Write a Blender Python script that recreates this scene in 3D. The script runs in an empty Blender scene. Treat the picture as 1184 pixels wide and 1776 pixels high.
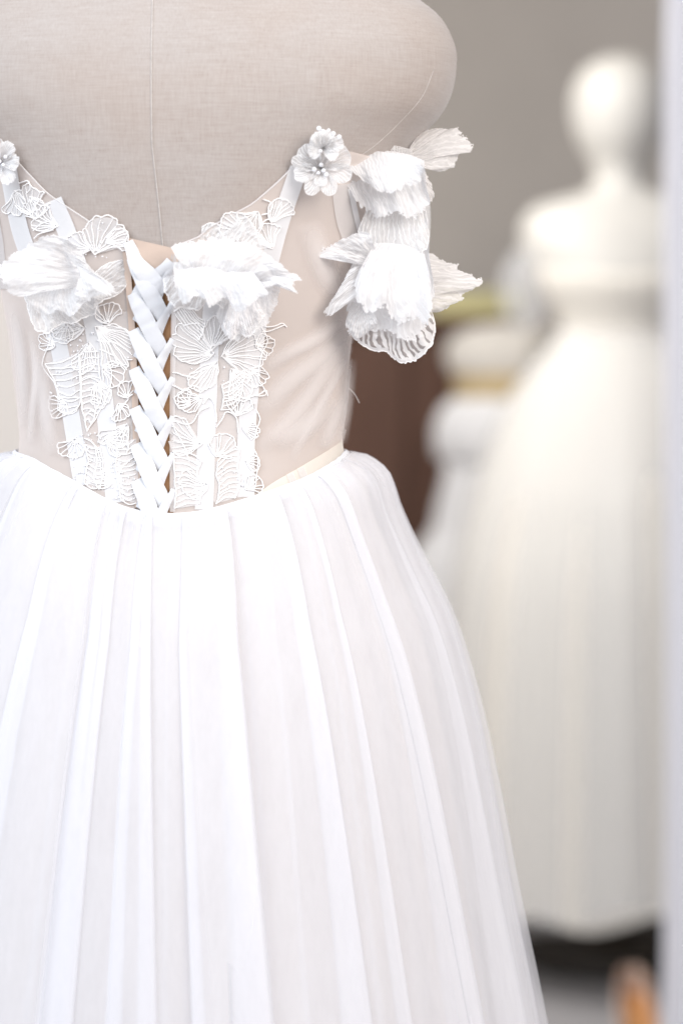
import bpy, bmesh, math, random
from mathutils import Vector, Matrix, noise
from mathutils.bvhtree import BVHTree
random.seed(7)
R = math.radians
scene = bpy.context.scene
COL = scene.collection

# ------------------------------------------------------------------ camera
CAM = Vector((0.1112, -1.68, 1.15)); PITCH = R(3.9)
FPX = 85.0 / 36.0 * 1776.0
cd = bpy.data.cameras.new('camera'); cam = bpy.data.objects.new('camera', cd); COL.objects.link(cam)
cam.location = CAM; cam.rotation_euler = (R(90) - PITCH, 0, 0)
cd.sensor_fit = 'VERTICAL'; cd.sensor_height = 36.0; cd.sensor_width = 24.0; cd.lens = 85.0
cd.clip_start = 0.05; cd.clip_end = 200
cd.dof.use_dof = True; cd.dof.focus_distance = 1.615; cd.dof.aperture_fstop = 2.8
scene.camera = cam

# ------------------------------------------------------------------ world and lamps (indoor shop light)
w = bpy.data.worlds.new('World'); scene.world = w; w.use_nodes = True
bg = w.node_tree.nodes['Background']; bg.inputs[0].default_value = (0.93, 0.95, 1.0, 1); bg.inputs[1].default_value = 0.50
def area(name, loc, target, sx, sy, power, col):
    l = bpy.data.lights.new(name, 'AREA'); l.shape = 'RECTANGLE'; l.size = sx; l.size_y = sy; l.energy = power; l.color = col
    o = bpy.data.objects.new(name, l); COL.objects.link(o); o.location = loc
    o.rotation_euler = (Vector(target) - Vector(loc)).to_track_quat('-Z', 'Y').to_euler()
    return o
area('window_light', (-1.6, -1.45, 2.4), (0.0, 0.1, 1.15), 2.2, 1.8, 58, (0.87, 0.935, 1.0))
area('shop_light', (1.2, -1.3, 2.0), (0.15, 0.0, 1.1), 1.3, 1.2, 31, (1.0, 0.94, 0.88))
area('ceiling_light', (-0.35, 1.85, 2.05), (0.65, 2.7, 0.5), 0.8, 0.7, 29, (1.0, 0.985, 0.95))
scene.view_settings.view_transform = 'Standard'; scene.view_settings.look = 'None'
scene.view_settings.exposure = 0.21; scene.view_settings.gamma = 1
scene.cycles.use_denoising = True
scene.cycles.transparent_max_bounces = 48
scene.cycles.max_bounces = 10
scene.cycles.transmission_bounces = 8

# ------------------------------------------------------------------ helpers
RIGHT = Vector((1, 0, 0)); UP = Vector((0, math.sin(PITCH), math.cos(PITCH))); FWD = Vector((0, math.cos(PITCH), -math.sin(PITCH)))
def ray(px, py): return (RIGHT * ((px - 592) / FPX) + UP * ((888 - py) / FPX) + FWD)
def at(px, py, Y=0.0):
    d = ray(px, py); return CAM + d * ((Y - CAM.y) / d.y)
def table(tab, x):
    if x <= tab[0][0]: return tab[0][1]
    for (x0, y0), (x1, y1) in zip(tab, tab[1:]):
        if x <= x1:
            return y0 + (y1 - y0) * (x - x0) / (x1 - x0)
    return tab[-1][1]
def stable(tab, x):           # smooth (Hermite) table
    n = len(tab)
    if x <= tab[0][0]: return tab[0][1]
    if x >= tab[-1][0]: return tab[-1][1]
    for i in range(n - 1):
        x0, y0 = tab[i]; x1, y1 = tab[i + 1]
        if x <= x1:
            h = x1 - x0
            def sl(k):
                a = max(k - 1, 0); b = min(k + 1, n - 1)
                return (tab[b][1] - tab[a][1]) / (tab[b][0] - tab[a][0])
            t = (x - x0) / h; m0 = sl(i) * h; m1 = sl(i + 1) * h
            return (2*t**3-3*t**2+1)*y0 + (t**3-2*t**2+t)*m0 + (-2*t**3+3*t**2)*y1 + (t**3-t**2)*m1
def spline(pts, n):
    """Catmull-Rom resample of a polyline, n points"""
    P = [Vector(p) for p in pts]
    if len(P) == 1: return [P[0].copy() for _ in range(n)]
    L = [0]
    for a, b in zip(P, P[1:]): L.append(L[-1] + max((b - a).length, 1e-9))
    out = []
    for k in range(n):
        s = L[-1] * k / (n - 1)
        i = 0
        while i < len(P) - 2 and s > L[i + 1]: i += 1
        t = (s - L[i]) / (L[i + 1] - L[i])
        p0 = P[i - 1] if i > 0 else P[i] * 2 - P[i + 1]; p1 = P[i]; p2 = P[i + 1]
        p3 = P[i + 2] if i + 2 < len(P) else P[i + 1] * 2 - P[i]
        out.append(0.5 * ((2 * p1) + (p2 - p0) * t + (2*p0 - 5*p1 + 4*p2 - p3) * t*t + (3*p1 - 3*p2 + p3 - p0) * t**3))
    return out
def mesh_obj(name, verts, faces, mat, parent=None, uvs=None, smooth=True):
    me = bpy.data.meshes.new(name); me.from_pydata([tuple(v) for v in verts], [], faces)
    if uvs is not None:
        ul = me.uv_layers.new(name='UVMap')
        for lp in me.loops: ul.data[lp.index].uv = uvs[lp.vertex_index]
    if smooth:
        for p in me.polygons: p.use_smooth = True
    me.materials.append(mat)
    o = bpy.data.objects.new(name, me); COL.objects.link(o)
    if parent is not None: o.parent = parent
    return o
def grid_faces(nu, nv, closed=False, base=0):
    """verts laid out row by row: nv rows of nu"""
    f = []
    for j in range(nv - 1):
        for i in range(nu if closed else nu - 1):
            a = base + j * nu + i; b = base + j * nu + (i + 1) % nu
            f.append((a, b, b + nu, a + nu))
    return f
class MB:
    def __init__(s): s.v = []; s.f = []
    def add(s, v, f):
        b = len(s.v); s.v += [Vector(x) for x in v]; s.f += [tuple(b + i for i in q) for q in f]
    def tube(s, pts, r, n=6, taper=None):
        pts = [Vector(p) for p in pts]
        if len(pts) < 2: return
        base = len(s.v); up = Vector((0.13, -0.9, 0.21)).normalized()
        for k, p in enumerate(pts):
            d = (pts[min(k + 1, len(pts) - 1)] - pts[max(k - 1, 0)])
            d = d.normalized() if d.length > 1e-9 else Vector((0, 0, 1))
            a = d.cross(up)
            if a.length < 1e-4: a = d.cross(Vector((1, 0, 0)))
            a.normalize(); b = d.cross(a)
            rr = r * (taper(k / (len(pts) - 1)) if taper else 1)
            for i in range(n):
                t = 2 * math.pi * i / n
                s.v.append(p + a * (math.cos(t) * rr) + b * (math.sin(t) * rr))
        m = len(pts)
        s.f += grid_faces(n, m, True, base)
        s.f.append(tuple(base + i for i in range(n))); s.f.append(tuple(base + (m - 1) * n + n - 1 - i for i in range(n)))
    def ball(s, c, r, n=8, m=6, sq=(1, 1, 1)):
        base = len(s.v); c = Vector(c)
        for j in range(m + 1):
            ph = math.pi * j / m
            for i in range(n):
                t = 2 * math.pi * i / n
                s.v.append(c + Vector((r*sq[0]*math.sin(ph)*math.cos(t), r*sq[1]*math.sin(ph)*math.sin(t), r*sq[2]*math.cos(ph))))
        s.f += [tuple(reversed(q)) for q in grid_faces(n, m + 1, True, base)]
    def box(s, lo, hi, bev=0.0):
        bm = bmesh.new(); bmesh.ops.create_cube(bm, size=1)
        lo = Vector(lo); hi = Vector(hi)
        for v in bm.verts: v.co = Vector([(lo[k] + hi[k]) / 2 + v.co[k] * (hi[k] - lo[k]) for k in range(3)])
        if bev: bmesh.ops.bevel(bm, geom=bm.edges[:], offset=bev, segments=2, affect='EDGES', profile=0.5)
        bm.verts.index_update(); s.add([v.co.copy() for v in bm.verts], [tuple(v.index for v in f.verts) for f in bm.faces]); bm.free()
    def build(s, name, mat, parent=None, smooth=True): return mesh_obj(name, s.v, s.f, mat, parent, None, smooth)
def empty(name, label, cat, loc=(0, 0, 0), group=None):
    o = bpy.data.objects.new(name, None); COL.objects.link(o); o.empty_display_size = 0.1
    o.location = loc; o['label'] = label; o['category'] = cat
    if group: o['group'] = group
    bpy.context.view_layer.update()
    return o
def attach(o, parent):        # meshes are written in world coordinates: keep them there
    o.parent = parent; o.matrix_parent_inverse = Matrix.Translation(-Vector(parent.location)); return o

# ------------------------------------------------------------------ materials
def newmat(name):
    m = bpy.data.materials.new(name); m.use_nodes = True; nt = m.node_tree
    for n in list(nt.nodes): nt.nodes.remove(n)
    out = nt.nodes.new('ShaderNodeOutputMaterial'); return m, nt, out
def N(nt, t, **kw):
    n = nt.nodes.new(t)
    for k, v in kw.items(): setattr(n, k, v)
    return n
def math_(nt, op, a, b=None, c=None):
    n = N(nt, 'ShaderNodeMath', operation=op)
    for i, x in enumerate((a, b, c)):
        if x is None: continue
        if isinstance(x, (int, float)): n.inputs[i].default_value = x
        else: nt.links.new(x, n.inputs[i])
    return n.outputs[0]
def ramp(nt, fac, stops):
    r = N(nt, 'ShaderNodeValToRGB'); e = r.color_ramp.elements
    while len(e) < len(stops): e.new(0.5)
    for k, (p, c) in enumerate(stops): e[k].position = p; e[k].color = (*c, 1) if len(c) == 3 else c
    nt.links.new(fac, r.inputs[0]); return r.outputs[0]
def mapped(nt, scale, kind='Object'):
    tc = N(nt, 'ShaderNodeTexCoord'); mp = N(nt, 'ShaderNodeMapping'); mp.inputs['Scale'].default_value = scale
    nt.links.new(tc.outputs[kind], mp.inputs[0]); return mp.outputs[0]
def noise_(nt, vec, scale, detail=4, rough=0.6):
    n = N(nt, 'ShaderNodeTexNoise'); n.inputs['Scale'].default_value = scale; n.inputs['Detail'].default_value = detail; n.inputs['Roughness'].default_value = rough
    nt.links.new(vec, n.inputs['Vector']); return n.outputs[0]
def bump(nt, h, strength, dist=0.001):
    b = N(nt, 'ShaderNodeBump'); b.inputs['Strength'].default_value = strength; b.inputs['Distance'].default_value = dist
    nt.links.new(h, b.inputs['Height']); return b.outputs[0]

def mat_linen():
    m, nt, out = newmat('linen')
    h1 = noise_(nt, mapped(nt, (60, 60, 900)), 1.0, 5, 0.7)      # weft slubs run sideways
    h2 = noise_(nt, mapped(nt, (900, 900, 60)), 1.0, 5, 0.7)     # warp threads
    big = noise_(nt, mapped(nt, (1, 1, 1)), 16, 3, 0.5)
    s = math_(nt, 'ADD', math_(nt, 'MULTIPLY', h1, 0.5), math_(nt, 'MULTIPLY', h2, 0.5))
    c = ramp(nt, s, [(0.30, (0.33, 0.278, 0.25)), (0.42, (0.40, 0.352, 0.328)), (0.56, (0.435, 0.392, 0.37)), (0.72, (0.48, 0.442, 0.42))])
    mx = N(nt, 'ShaderNodeMix', data_type='RGBA', blend_type='MULTIPLY'); mx.inputs[0].default_value = 1
    nt.links.new(c, mx.inputs[6]); nt.links.new(ramp(nt, big, [(0.3, (0.97, 0.93, 0.90)), (0.7, (1, 1, 1))]), mx.inputs[7])
    b = N(nt, 'ShaderNodeBsdfPrincipled'); b.inputs['Roughness'].default_value = 0.9; b.inputs['Specular IOR Level'].default_value = 0.15
    b.inputs['Sheen Weight'].default_value = 0.25; b.inputs['Sheen Roughness'].default_value = 0.5
    nt.links.new(mx.outputs[2], b.inputs['Base Color']); nt.links.new(bump(nt, s, 0.35, 0.0005), b.inputs['Normal'])
    nt.links.new(b.outputs[0], out.inputs[0]); return m

def mat_cloth(name, col, alpha=1.0, trans=0.3, edge=0.0, grain=0.0, fade_uv=False, net=0.0, streak=0.0):
    """white fabrics: diffuse + translucent, thinned to a sheer net by alpha; a slanting net looks denser"""
    m, nt, out = newmat(name)
    d = N(nt, 'ShaderNodeBsdfDiffuse'); t = N(nt, 'ShaderNodeBsdfTranslucent')
    d.inputs[0].default_value = (*col, 1); t.inputs[0].default_value = (*col, 1)
    mx = N(nt, 'ShaderNodeMixShader'); mx.inputs[0].default_value = trans
    nt.links.new(d.outputs[0], mx.inputs[1]); nt.links.new(t.outputs[0], mx.inputs[2])
    if grain:
        g = noise_(nt, mapped(nt, (700, 700, 500)), 1.0, 3, 0.7)
        bn = bump(nt, g, grain, 0.0005); nt.links.new(bn, d.inputs['Normal'])
    if alpha >= 1:
        nt.links.new(mx.outputs[0], out.inputs[0]); return m
    tr = N(nt, 'ShaderNodeBsdfTransparent')
    a = alpha
    if edge:
        lw = N(nt, 'ShaderNodeLayerWeight'); lw.inputs[0].default_value = 0.5
        a = math_(nt, 'ADD', alpha, math_(nt, 'MULTIPLY', math_(nt, 'POWER', lw.outputs['Facing'], 2.0), edge))
    if streak:
        sn = noise_(nt, mapped(nt, (90, 90, 3)), 1.0, 3, 0.6)
        a = math_(nt, 'ADD', a, math_(nt, 'MULTIPLY', math_(nt, 'SUBTRACT', sn, 0.5), streak))
        mn = noise_(nt, mapped(nt, (1, 1, .6)), 38, 5, 0.65); a = math_(nt, 'ADD', a, math_(nt, 'MULTIPLY', math_(nt, 'SUBTRACT', mn, 0.5), streak * .6))
    if net:
        v = N(nt, 'ShaderNodeTexVoronoi', feature='DISTANCE_TO_EDGE'); v.inputs['Scale'].default_value = net
        v.inputs['Randomness'].default_value = 0.25
        nt.links.new(mapped(nt, (1, 1, 1)), v.inputs['Vector'])
        k = math_(nt, 'LESS_THAN', v.outputs['Distance'], 0.11)
        a = math_(nt, 'MAXIMUM', math_(nt, 'MULTIPLY', k, 0.8), a)
    if fade_uv:
        uv = N(nt, 'ShaderNodeUVMap'); sp = N(nt, 'ShaderNodeSeparateXYZ'); nt.links.new(uv.outputs[0], sp.inputs[0])
        def bell(x, p):
            q = math_(nt, 'MULTIPLY', math_(nt, 'MULTIPLY', x, math_(nt, 'SUBTRACT', 1.0, x)), 4.0); return math_(nt, 'POWER', q, p)
        a = math_(nt, 'MULTIPLY', math_(nt, 'MULTIPLY', a, bell(sp.outputs[0], 1.6)), bell(sp.outputs[1], 0.8))
    cl = N(nt, 'ShaderNodeClamp')
    if isinstance(a, (int, float)): cl.inputs[0].default_value = a
    else: nt.links.new(a, cl.inputs[0])
    m2 = N(nt, 'ShaderNodeMixShader'); nt.links.new(cl.outputs[0], m2.inputs[0])
    nt.links.new(tr.outputs[0], m2.inputs[1]); nt.links.new(mx.outputs[0], m2.inputs[2])
    nt.links.new(m2.outputs[0], out.inputs[0]); return m

def mat_petal(name, col, base, veins=9, cord=0.42, edge_band=0.12, open_from=None, ragged=True):
    """embroidered organza petal: cords fan out along the petal, sheer ground between them"""
    m, nt, out = newmat(name)
    uv = N(nt, 'ShaderNodeUVMap'); sp = N(nt, 'ShaderNodeSeparateXYZ'); nt.links.new(uv.outputs[0], sp.inputs[0])
    u, v = sp.outputs[0], sp.outputs[1]
    nz = noise_(nt, mapped(nt, (1, 1, 1)), 60, 3, 0.6)
    x = math_(nt, 'ADD', math_(nt, 'MULTIPLY', u, veins), math_(nt, 'MULTIPLY', nz, 2.2))
    nz3 = noise_(nt, mapped(nt, (1, 1, 1)), 22, 2, 0.5); x = math_(nt, 'ADD', x, math_(nt, 'MULTIPLY', nz3, 6.0))
    x = math_(nt, 'ADD', x, math_(nt, 'MULTIPLY', math_(nt, 'SINE', math_(nt, 'MULTIPLY', v, 3.4)), 0.85))
    nz2 = noise_(nt, mapped(nt, (1, 1, 1)), 90, 2, 0.5)
    s = math_(nt, 'ABSOLUTE', math_(nt, 'SUBTRACT', math_(nt, 'FRACT', x), 0.5))     # 0 at cord centre
    mask = N(nt, 'ShaderNodeMapRange', interpolation_type='SMOOTHSTEP')
    nt.links.new(math_(nt, 'SUBTRACT', s, math_(nt, 'MULTIPLY', math_(nt, 'SUBTRACT', nz2, 0.5), 0.55)), mask.inputs[0]); mask.inputs[1].default_value = cord * 0.5 + 0.06; mask.inputs[2].default_value = cord * 0.5 - 0.05
    mask.inputs[3].default_value = 0; mask.inputs[4].default_value = 1
    rim = math_(nt, 'GREATER_THAN', v, 1.0 - edge_band)
    k = math_(nt, 'MAXIMUM', mask.outputs[0], rim)
    kk = k
    if open_from is not None:
        mr = N(nt, 'ShaderNodeMapRange', interpolation_type='SMOOTHSTEP'); nt.links.new(math_(nt, 'ADD', v, math_(nt, 'MULTIPLY', nz, .3)), mr.inputs[0])
        mr.inputs[1].default_value = open_from + .1; mr.inputs[2].default_value = open_from + .4; mr.inputs[3].default_value = .9; mr.inputs[4].default_value = 0
        kk = math_(nt, 'MAXIMUM', k, mr.outputs[0])
    a = math_(nt, 'ADD', math_(nt, 'MULTIPLY', kk, 0.94 - base), base)
    rag = noise_(nt, mapped(nt, (1, 1, 1)), 260, 3, 0.7)
    keep = math_(nt, 'GREATER_THAN', math_(nt, 'ADD', math_(nt, 'MULTIPLY', math_(nt, 'SUBTRACT', 1.0, v), 3.2), 0.36), rag)
    if ragged: a = math_(nt, 'MULTIPLY', a, keep)
    d = N(nt, 'ShaderNodeBsdfDiffuse'); t = N(nt, 'ShaderNodeBsdfTranslucent'); d.inputs[0].default_value = (*col, 1); t.inputs[0].default_value = (*col, 1)
    fine = noise_(nt, mapped(nt, (1, 1, 1)), 700, 2, 0.6)
    bn = bump(nt, math_(nt, 'ADD', k, math_(nt, 'MULTIPLY', fine, 0.8)), 0.22, 0.0008); nt.links.new(bn, d.inputs['Normal'])
    mx = N(nt, 'ShaderNodeMixShader'); mx.inputs[0].default_value = 0.28
    nt.links.new(d.outputs[0], mx.inputs[1]); nt.links.new(t.outputs[0], mx.inputs[2])
    tr = N(nt, 'ShaderNodeBsdfTransparent'); m2 = N(nt, 'ShaderNodeMixShader'); nt.links.new(a, m2.inputs[0])
    nt.links.new(tr.outputs[0], m2.inputs[1]); nt.links.new(mx.outputs[0], m2.inputs[2]); nt.links.new(m2.outputs[0], out.inputs[0]); return m

def mat_plain(name, col, rough=0.6, spec=0.4, metal=0.0, nscale=0, namp=0.0, bumpy=0.0, sheen=0.0, stretch=(1, 1, 1)):
    m, nt, out = newmat(name); b = N(nt, 'ShaderNodeBsdfPrincipled')
    b.inputs['Base Color'].default_value = (*col, 1); b.inputs['Roughness'].default_value = rough; b.inputs['Specular IOR Level'].default_value = spec
    b.inputs['Metallic'].default_value = metal; b.inputs['Sheen Weight'].default_value = sheen
    if nscale:
        n = noise_(nt, mapped(nt, stretch), nscale, 5, 0.6)
        lo = tuple(c * (1 - namp) for c in col); hi = tuple(min(1, c * (1 + namp)) for c in col)
        nt.links.new(ramp(nt, n, [(0.3, lo), (0.7, hi)]), b.inputs['Base Color'])
        if bumpy: nt.links.new(bump(nt, n, bumpy, 0.002), b.inputs['Normal'])
    nt.links.new(b.outputs[0], out.inputs[0]); return m

WHITE = (0.86, 0.875, 0.92)
M_linen = mat_linen()
M_seam = mat_plain('seam_linen', (0.54, 0.50, 0.475), 0.9, 0.1, nscale=400, namp=0.12)
M_mesh = mat_cloth('sheer_mesh', (0.92, 0.825, 0.775), 0.58, 0.15, edge=0.4)
M_fold = mat_cloth('mesh_fold', (0.92, 0.87, 0.85), 0.62, 0.15, fade_uv=True)
M_bone = mat_cloth('boning', (.90,.90,.92), 0.78, 0.1, grain=0.15)
M_bone_sheer = mat_cloth('boning_sheer', (0.88, 0.86, 0.86), 0.6, 0.25)
M_cord = mat_cloth('embroidery_cord', (0.93, 0.91, 0.905), 1.0, 0.0, grain=0.15)
M_fill = mat_cloth('lace_ground', (0.93, 0.905, 0.90), 0.55, 0.12, edge=0.2)
M_ribbon = mat_plain('satin_ribbon', (0.735, 0.74, 0.77), 0.45, 0.3, nscale=300, namp=0.015, sheen=0.2)
M_nude = mat_plain('nude_lining', (0.60, 0.475, 0.40), 0.75, 0.2, nscale=60, namp=0.05)
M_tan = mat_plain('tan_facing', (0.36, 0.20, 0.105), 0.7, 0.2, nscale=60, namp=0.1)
M_cream = mat_cloth('cream_facing', (0.86, 0.80, 0.73), 1.0, 0.2, grain=0.2)
M_petal = mat_petal('petal_dense', (0.86, 0.855, 0.865), 0.76, 17, 0.34, .05)
M_petal_warm = mat_petal('petal_ivory', (0.86, 0.83, 0.815), 0.78, 14, 0.34, .05)
M_petal_open = mat_petal('petal_open', (0.92, 0.90, 0.90), 0.36, 16, 0.58, 0.07, .46, False)
M_petal_sheer = mat_petal('petal_sheer', (0.87, 0.86, 0.86), 0.60, 14, 0.30, 0.03, None, False)
M_net = mat_cloth('tulle_net', (0.88, 0.87, 0.87), 0.26, 0.25, edge=0.5, net=900)
M_crystal = mat_plain('crystal', (0.85, 0.85, 0.88), 0.08, 0.9, 0.0)
M_lining = mat_cloth('skirt_lining', (0.82, 0.74, 0.685), 1.0, 0.15, grain=0.1)
M_tulle = mat_cloth('skirt_tulle', (0.895, 0.895, 0.93), 0.52, 0.25, edge=0.04, streak=0.16)
M_tulle_in = mat_cloth('skirt_tulle_inner', (0.89, 0.88, 0.90), 0.32, 0.25, edge=0.05, streak=0.15)
M_veil = mat_cloth('skirt_veil', (0.89, 0.89, 0.93), 0.15, 0.25, edge=0.25)
M_band = mat_cloth('waistband', (0.87, 0.885, 0.93), 0.93, 0.15, grain=0.15)

# ------------------------------------------------------------------ dress form
ROT = R(4.0)
zpx = lambda y: at(314, y, 0).z
PX = 0.0004005
HW = [(-210, 120), (-175, 128), (-140, 165), (-100, 235), (-60, 308), (-25, 370), (0, 404), (35, 447), (80, 471), (110, 475), (160, 468), (200, 449), (230, 421), (260, 396),
      (300, 370), (400, 330), (500, 305), (575, 293), (650, 285), (700, 279), (760, 275), (800, 279), (860, 288), (950, 305), (1100, 315), (1250, 300)]
HD = [(-210, .048), (-175, .050), (-140, .055), (-100, .064), (-60, .074), (0, .087), (60, .098), (120, .106), (200, .110), (300, .107), (450, .096), (600, .088), (760, .083), (860, .086), (950, .089), (1100, .09), (1250, .085)]
def body_dims(z):
    # pixel row that this height shows at (axis plane), by inversion of zpx
    lo, hi = -300.0, 1400.0
    for _ in range(34):
        mid = (lo + hi) / 2
        if zpx(mid) > z: lo = mid
        else: hi = mid
    return stable(HW, lo) * PX, stable(HD, lo)
_cache = {}
def dims(z):
    k = round(z * 2000)
    if k not in _cache: _cache[k] = body_dims(z)
    return _cache[k]
def body_pt(th, z, off=0.0):
    """th = 0 at the middle of the back (towards the camera), + to the right"""
    a, b = dims(z)
    c, s = math.cos(th), math.sin(th); e = 2 / 2.25
    x = a * math.copysign(abs(s) ** e, s); y = -b * math.copysign(abs(c) ** e, c)
    nrm = Vector((x / (a * a), y / (b * b), 0)).normalized()
    x += nrm.x * off; y += nrm.y * off
    cr, sr = math.cos(-ROT), math.sin(-ROT)
    return Vector((x * cr - y * sr, x * sr + y * cr, z))
NT, rows = 128, list(range(-210, 1251, 10))
tv = []
for y in rows:
    z = zpx(y)
    for i in range(NT): tv.append(body_pt(2 * math.pi * i / NT, z))
tf = grid_faces(NT, len(rows), True)
tf = [tuple(reversed(f)) for f in tf]
cap0 = len(tv); tv.append(Vector((0, 0, zpx(-214)))); tf += [(cap0, i, (i + 1) % NT) for i in range(NT)]
b0 = (len(rows) - 1) * NT; tv.append(Vector((0, 0, zpx(1254)))); tf += [(cap0 + 1, b0 + (i + 1) % NT, b0 + i) for i in range(NT)]
BVH = BVHTree.FromPolygons(tv, tf)
def S(px, py, off=0.0):
    """point on the form's surface seen at this place of the picture, lifted off the surface"""
    d = ray(px, py).normalized(); hit = BVH.ray_cast(CAM, d)
    if hit[0] is None:
        p = at(px, py, 0.0); q = BVH.find_nearest(p); n = (p - q[0]); return p
    n = hit[1]
    if n.dot(d) > 0: n = -n
    return hit[0] + n * off
form = empty('dress_form', 'linen covered headless dress form wearing the white gown in the foreground, seen from behind', 'dress form', (0, 0, zpx(1250)))
attach(mesh_obj('torso', tv, tf, M_linen), form)
mb = MB()
mb.tube([S(265 - 2 * math.sin(y * .011) + max(0, y - 250) * .09, y, 0.0002) for y in range(-40, 470, 8)], 0.0005, 5)
attach(mb.build('back_seam', M_seam), form)
mb = MB(); mb.tube([S(*p, 0.0001) for p in spline([(628, 268), (655, 248), (690, 215), (730, 170), (752, 120)], 30)], 0.00028, 5)
attach(mb.build('armhole_seam', M_seam), form)

# ------------------------------------------------------------------ wedding dress: bodice
dress = empty('wedding_dress', 'white lace up back wedding gown with petal trim on the foreground dress form', 'wedding dress', (0, 0, 0.0))
def dpart(o, parent=None): return attach(o, parent or dress) if parent is None else attach2(o, parent)
def attach2(o, parent): o.parent = parent; o.matrix_parent_inverse = Matrix.Identity(4); return o

def angle_of(p):
    x, y = p.x, p.y; cr, sr = math.cos(ROT), math.sin(ROT)
    xx, yy = x * cr - y * sr, x * sr + y * cr
    a, b = dims(p.z); e = 2.25 / 2
    s = math.copysign(min(1, abs(xx / a)) ** e, xx); c = math.copysign(min(1, abs(yy / b)) ** e, -yy)
    return math.atan2(s, c)
# neckline and waist seam as (angle, height)
neckR = [(300, 428), (345, 410), (362, 395), (415, 365), (440, 350), (480, 315), (505, 290), (535, 262), (570, 252), (600, 262)]
neckL = [(228, 420), (215, 420), (185, 402), (140, 372), (90, 338), (60, 308), (30, 275), (4, 240)]
seamR = [(228, 884), (290, 893), (350, 888), (440, 862), (520, 832), (570, 803)]
seamL = [(228, 884), (190, 868), (130, 834), (90, 812), (60, 795)]
def to_az(pts): return [(angle_of(q), q.z) for q in (S(x, y) for x, y in pts)]
nR = to_az(neckR); nL = sorted(to_az(neckL)); sR = to_az(seamR); sL = sorted(to_az(seamL))
zn_side, zs_side = zpx(330), zpx(786)
nR += [(R(85), zpx(300)), (R(110), zn_side), (R(180), zpx(400))]; nL = [(R(-180), zpx(400)), (R(-110), zn_side), (R(-80), zpx(270))] + nL
sT = [(R(-180), zpx(800)), (R(-90), zpx(783))] + sL[:-1] + sR + [(R(90), zpx(783)), (R(180), zpx(800))]
def seam_z(th): return stable(sT, th)
thR0 = angle_of(S(300, 640)); thL0 = angle_of(S(234, 640))
def bodice_panel(tab, t0, t1, name):
    nu, nv = 90, 40; v = []
    for j in range(nv):
        for i in range(nu):
            th = t0 + (t1 - t0) * i / (nu - 1)
            zt, zb = table(tab, th), seam_z(th) - 0.004
            z = zt + (zb - zt) * j / (nv - 1)
            wr = 0.0007 * noise.noise(Vector((th * 5 + z * 14, z * 9, 1.3)))
            v.append(body_pt(th, z, 0.0016 + wr))
    return dpart(mesh_obj(name, v, grid_faces(nu, nv), M_mesh))
bodice_panel(nR, thR0, R(180), 'sheer_panel'); bodice_panel(nL, thL0, R(-180), 'sheer_panel')

for nk in (neckR[:], neckL[:]):
    mb = MB(); mb.tube([S(p.x, p.y, .0018) for p in spline([(a, b, 0) for a, b in nk], 60)], .0006, 5); dpart(mb.build('neckline_hem', M_bone_sheer))

def band(pts, width, off, mat, name, n=40, parent=None, uv=False, bulge=0.0, taper=None, m=5):
    """cloth strip along a picture path, laid on the form"""
    c = spline(pts, n); v = []; uvs = []
    for k, p in enumerate(c):
        d = (c[min(k + 1, n - 1)] - c[max(k - 1, 0)]); d = Vector((d.x, d.y)).normalized(); pr = Vector((-d.y, d.x))
        wd = width * (taper(k / (n - 1)) if taper else 1)
        for i in range(m):
            t = i / (m - 1) * 2 - 1
            q = Vector((p.x, p.y)) + pr * (wd * 0.5 * t)
            v.append(S(q.x, q.y, off + bulge * (1 - t * t))); uvs.append((i / (m - 1), k / (n - 1)))
    return dpart(mesh_obj(name, v, grid_faces(m, n), mat, None, uvs))
# nude modesty panel behind the lacing with darker tan facing inside the gap
def patch(poly_l, poly_r, off, mat, name, n=40, m=10):
    a, b = spline(poly_l, n), spline(poly_r, n); v = []
    for p, q in zip(a, b):
        for i in range(m):
            r_ = p + (q - p) * (i / (m - 1)); v.append(S(r_.x, r_.y, off))
    return dpart(mesh_obj(name, v, grid_faces(m, n), mat))
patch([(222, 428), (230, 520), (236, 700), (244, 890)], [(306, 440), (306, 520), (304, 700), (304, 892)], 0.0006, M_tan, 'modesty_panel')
patch([(221, 411), (226, 440), (230, 470)], [(312, 432), (310, 450), (305, 468)], 0.0022, M_nude, 'top_facing', 12)
# plackets at the two edges of the opening
band([(302, 440), (302, 560), (300, 700), (300, 888)], 9, 0.0022, M_bone_sheer, 'placket')
band([(219, 425), (227, 520), (232, 600), (236, 700), (241, 880)], 11, 0.0022, M_nude, 'placket')

# boning strips
bones = [([(16, 278), (40, 400), (78, 500), (106, 600), (130, 740), (146, 842)], 29), ([(95, 346), (120, 404), (150, 500), (166, 570), (186, 720), (202, 872)], 31),
         ([(516, 290), (480, 400), (452, 520), (436, 640), (426, 760), (425, 862)], 30), ([(402, 388), (378, 446), (366, 560), (360, 700), (354, 884)], 31)]
for pts, wd in bones: band(pts, wd, 0.0022, M_bone, 'boning_strip')
band([(588, 318), (596, 380), (616, 445), (628, 520)], 34, 0.0026, M_bone_sheer, 'boning_strip')
band([(602, 325), (613, 380), (628, 440)], 9, 0.0032, M_bone, 'strip_edge')
band([(-14, 330), (4, 420), (10, 500)], 16, 0.0026, M_bone_sheer, 'boning_strip')
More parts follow.
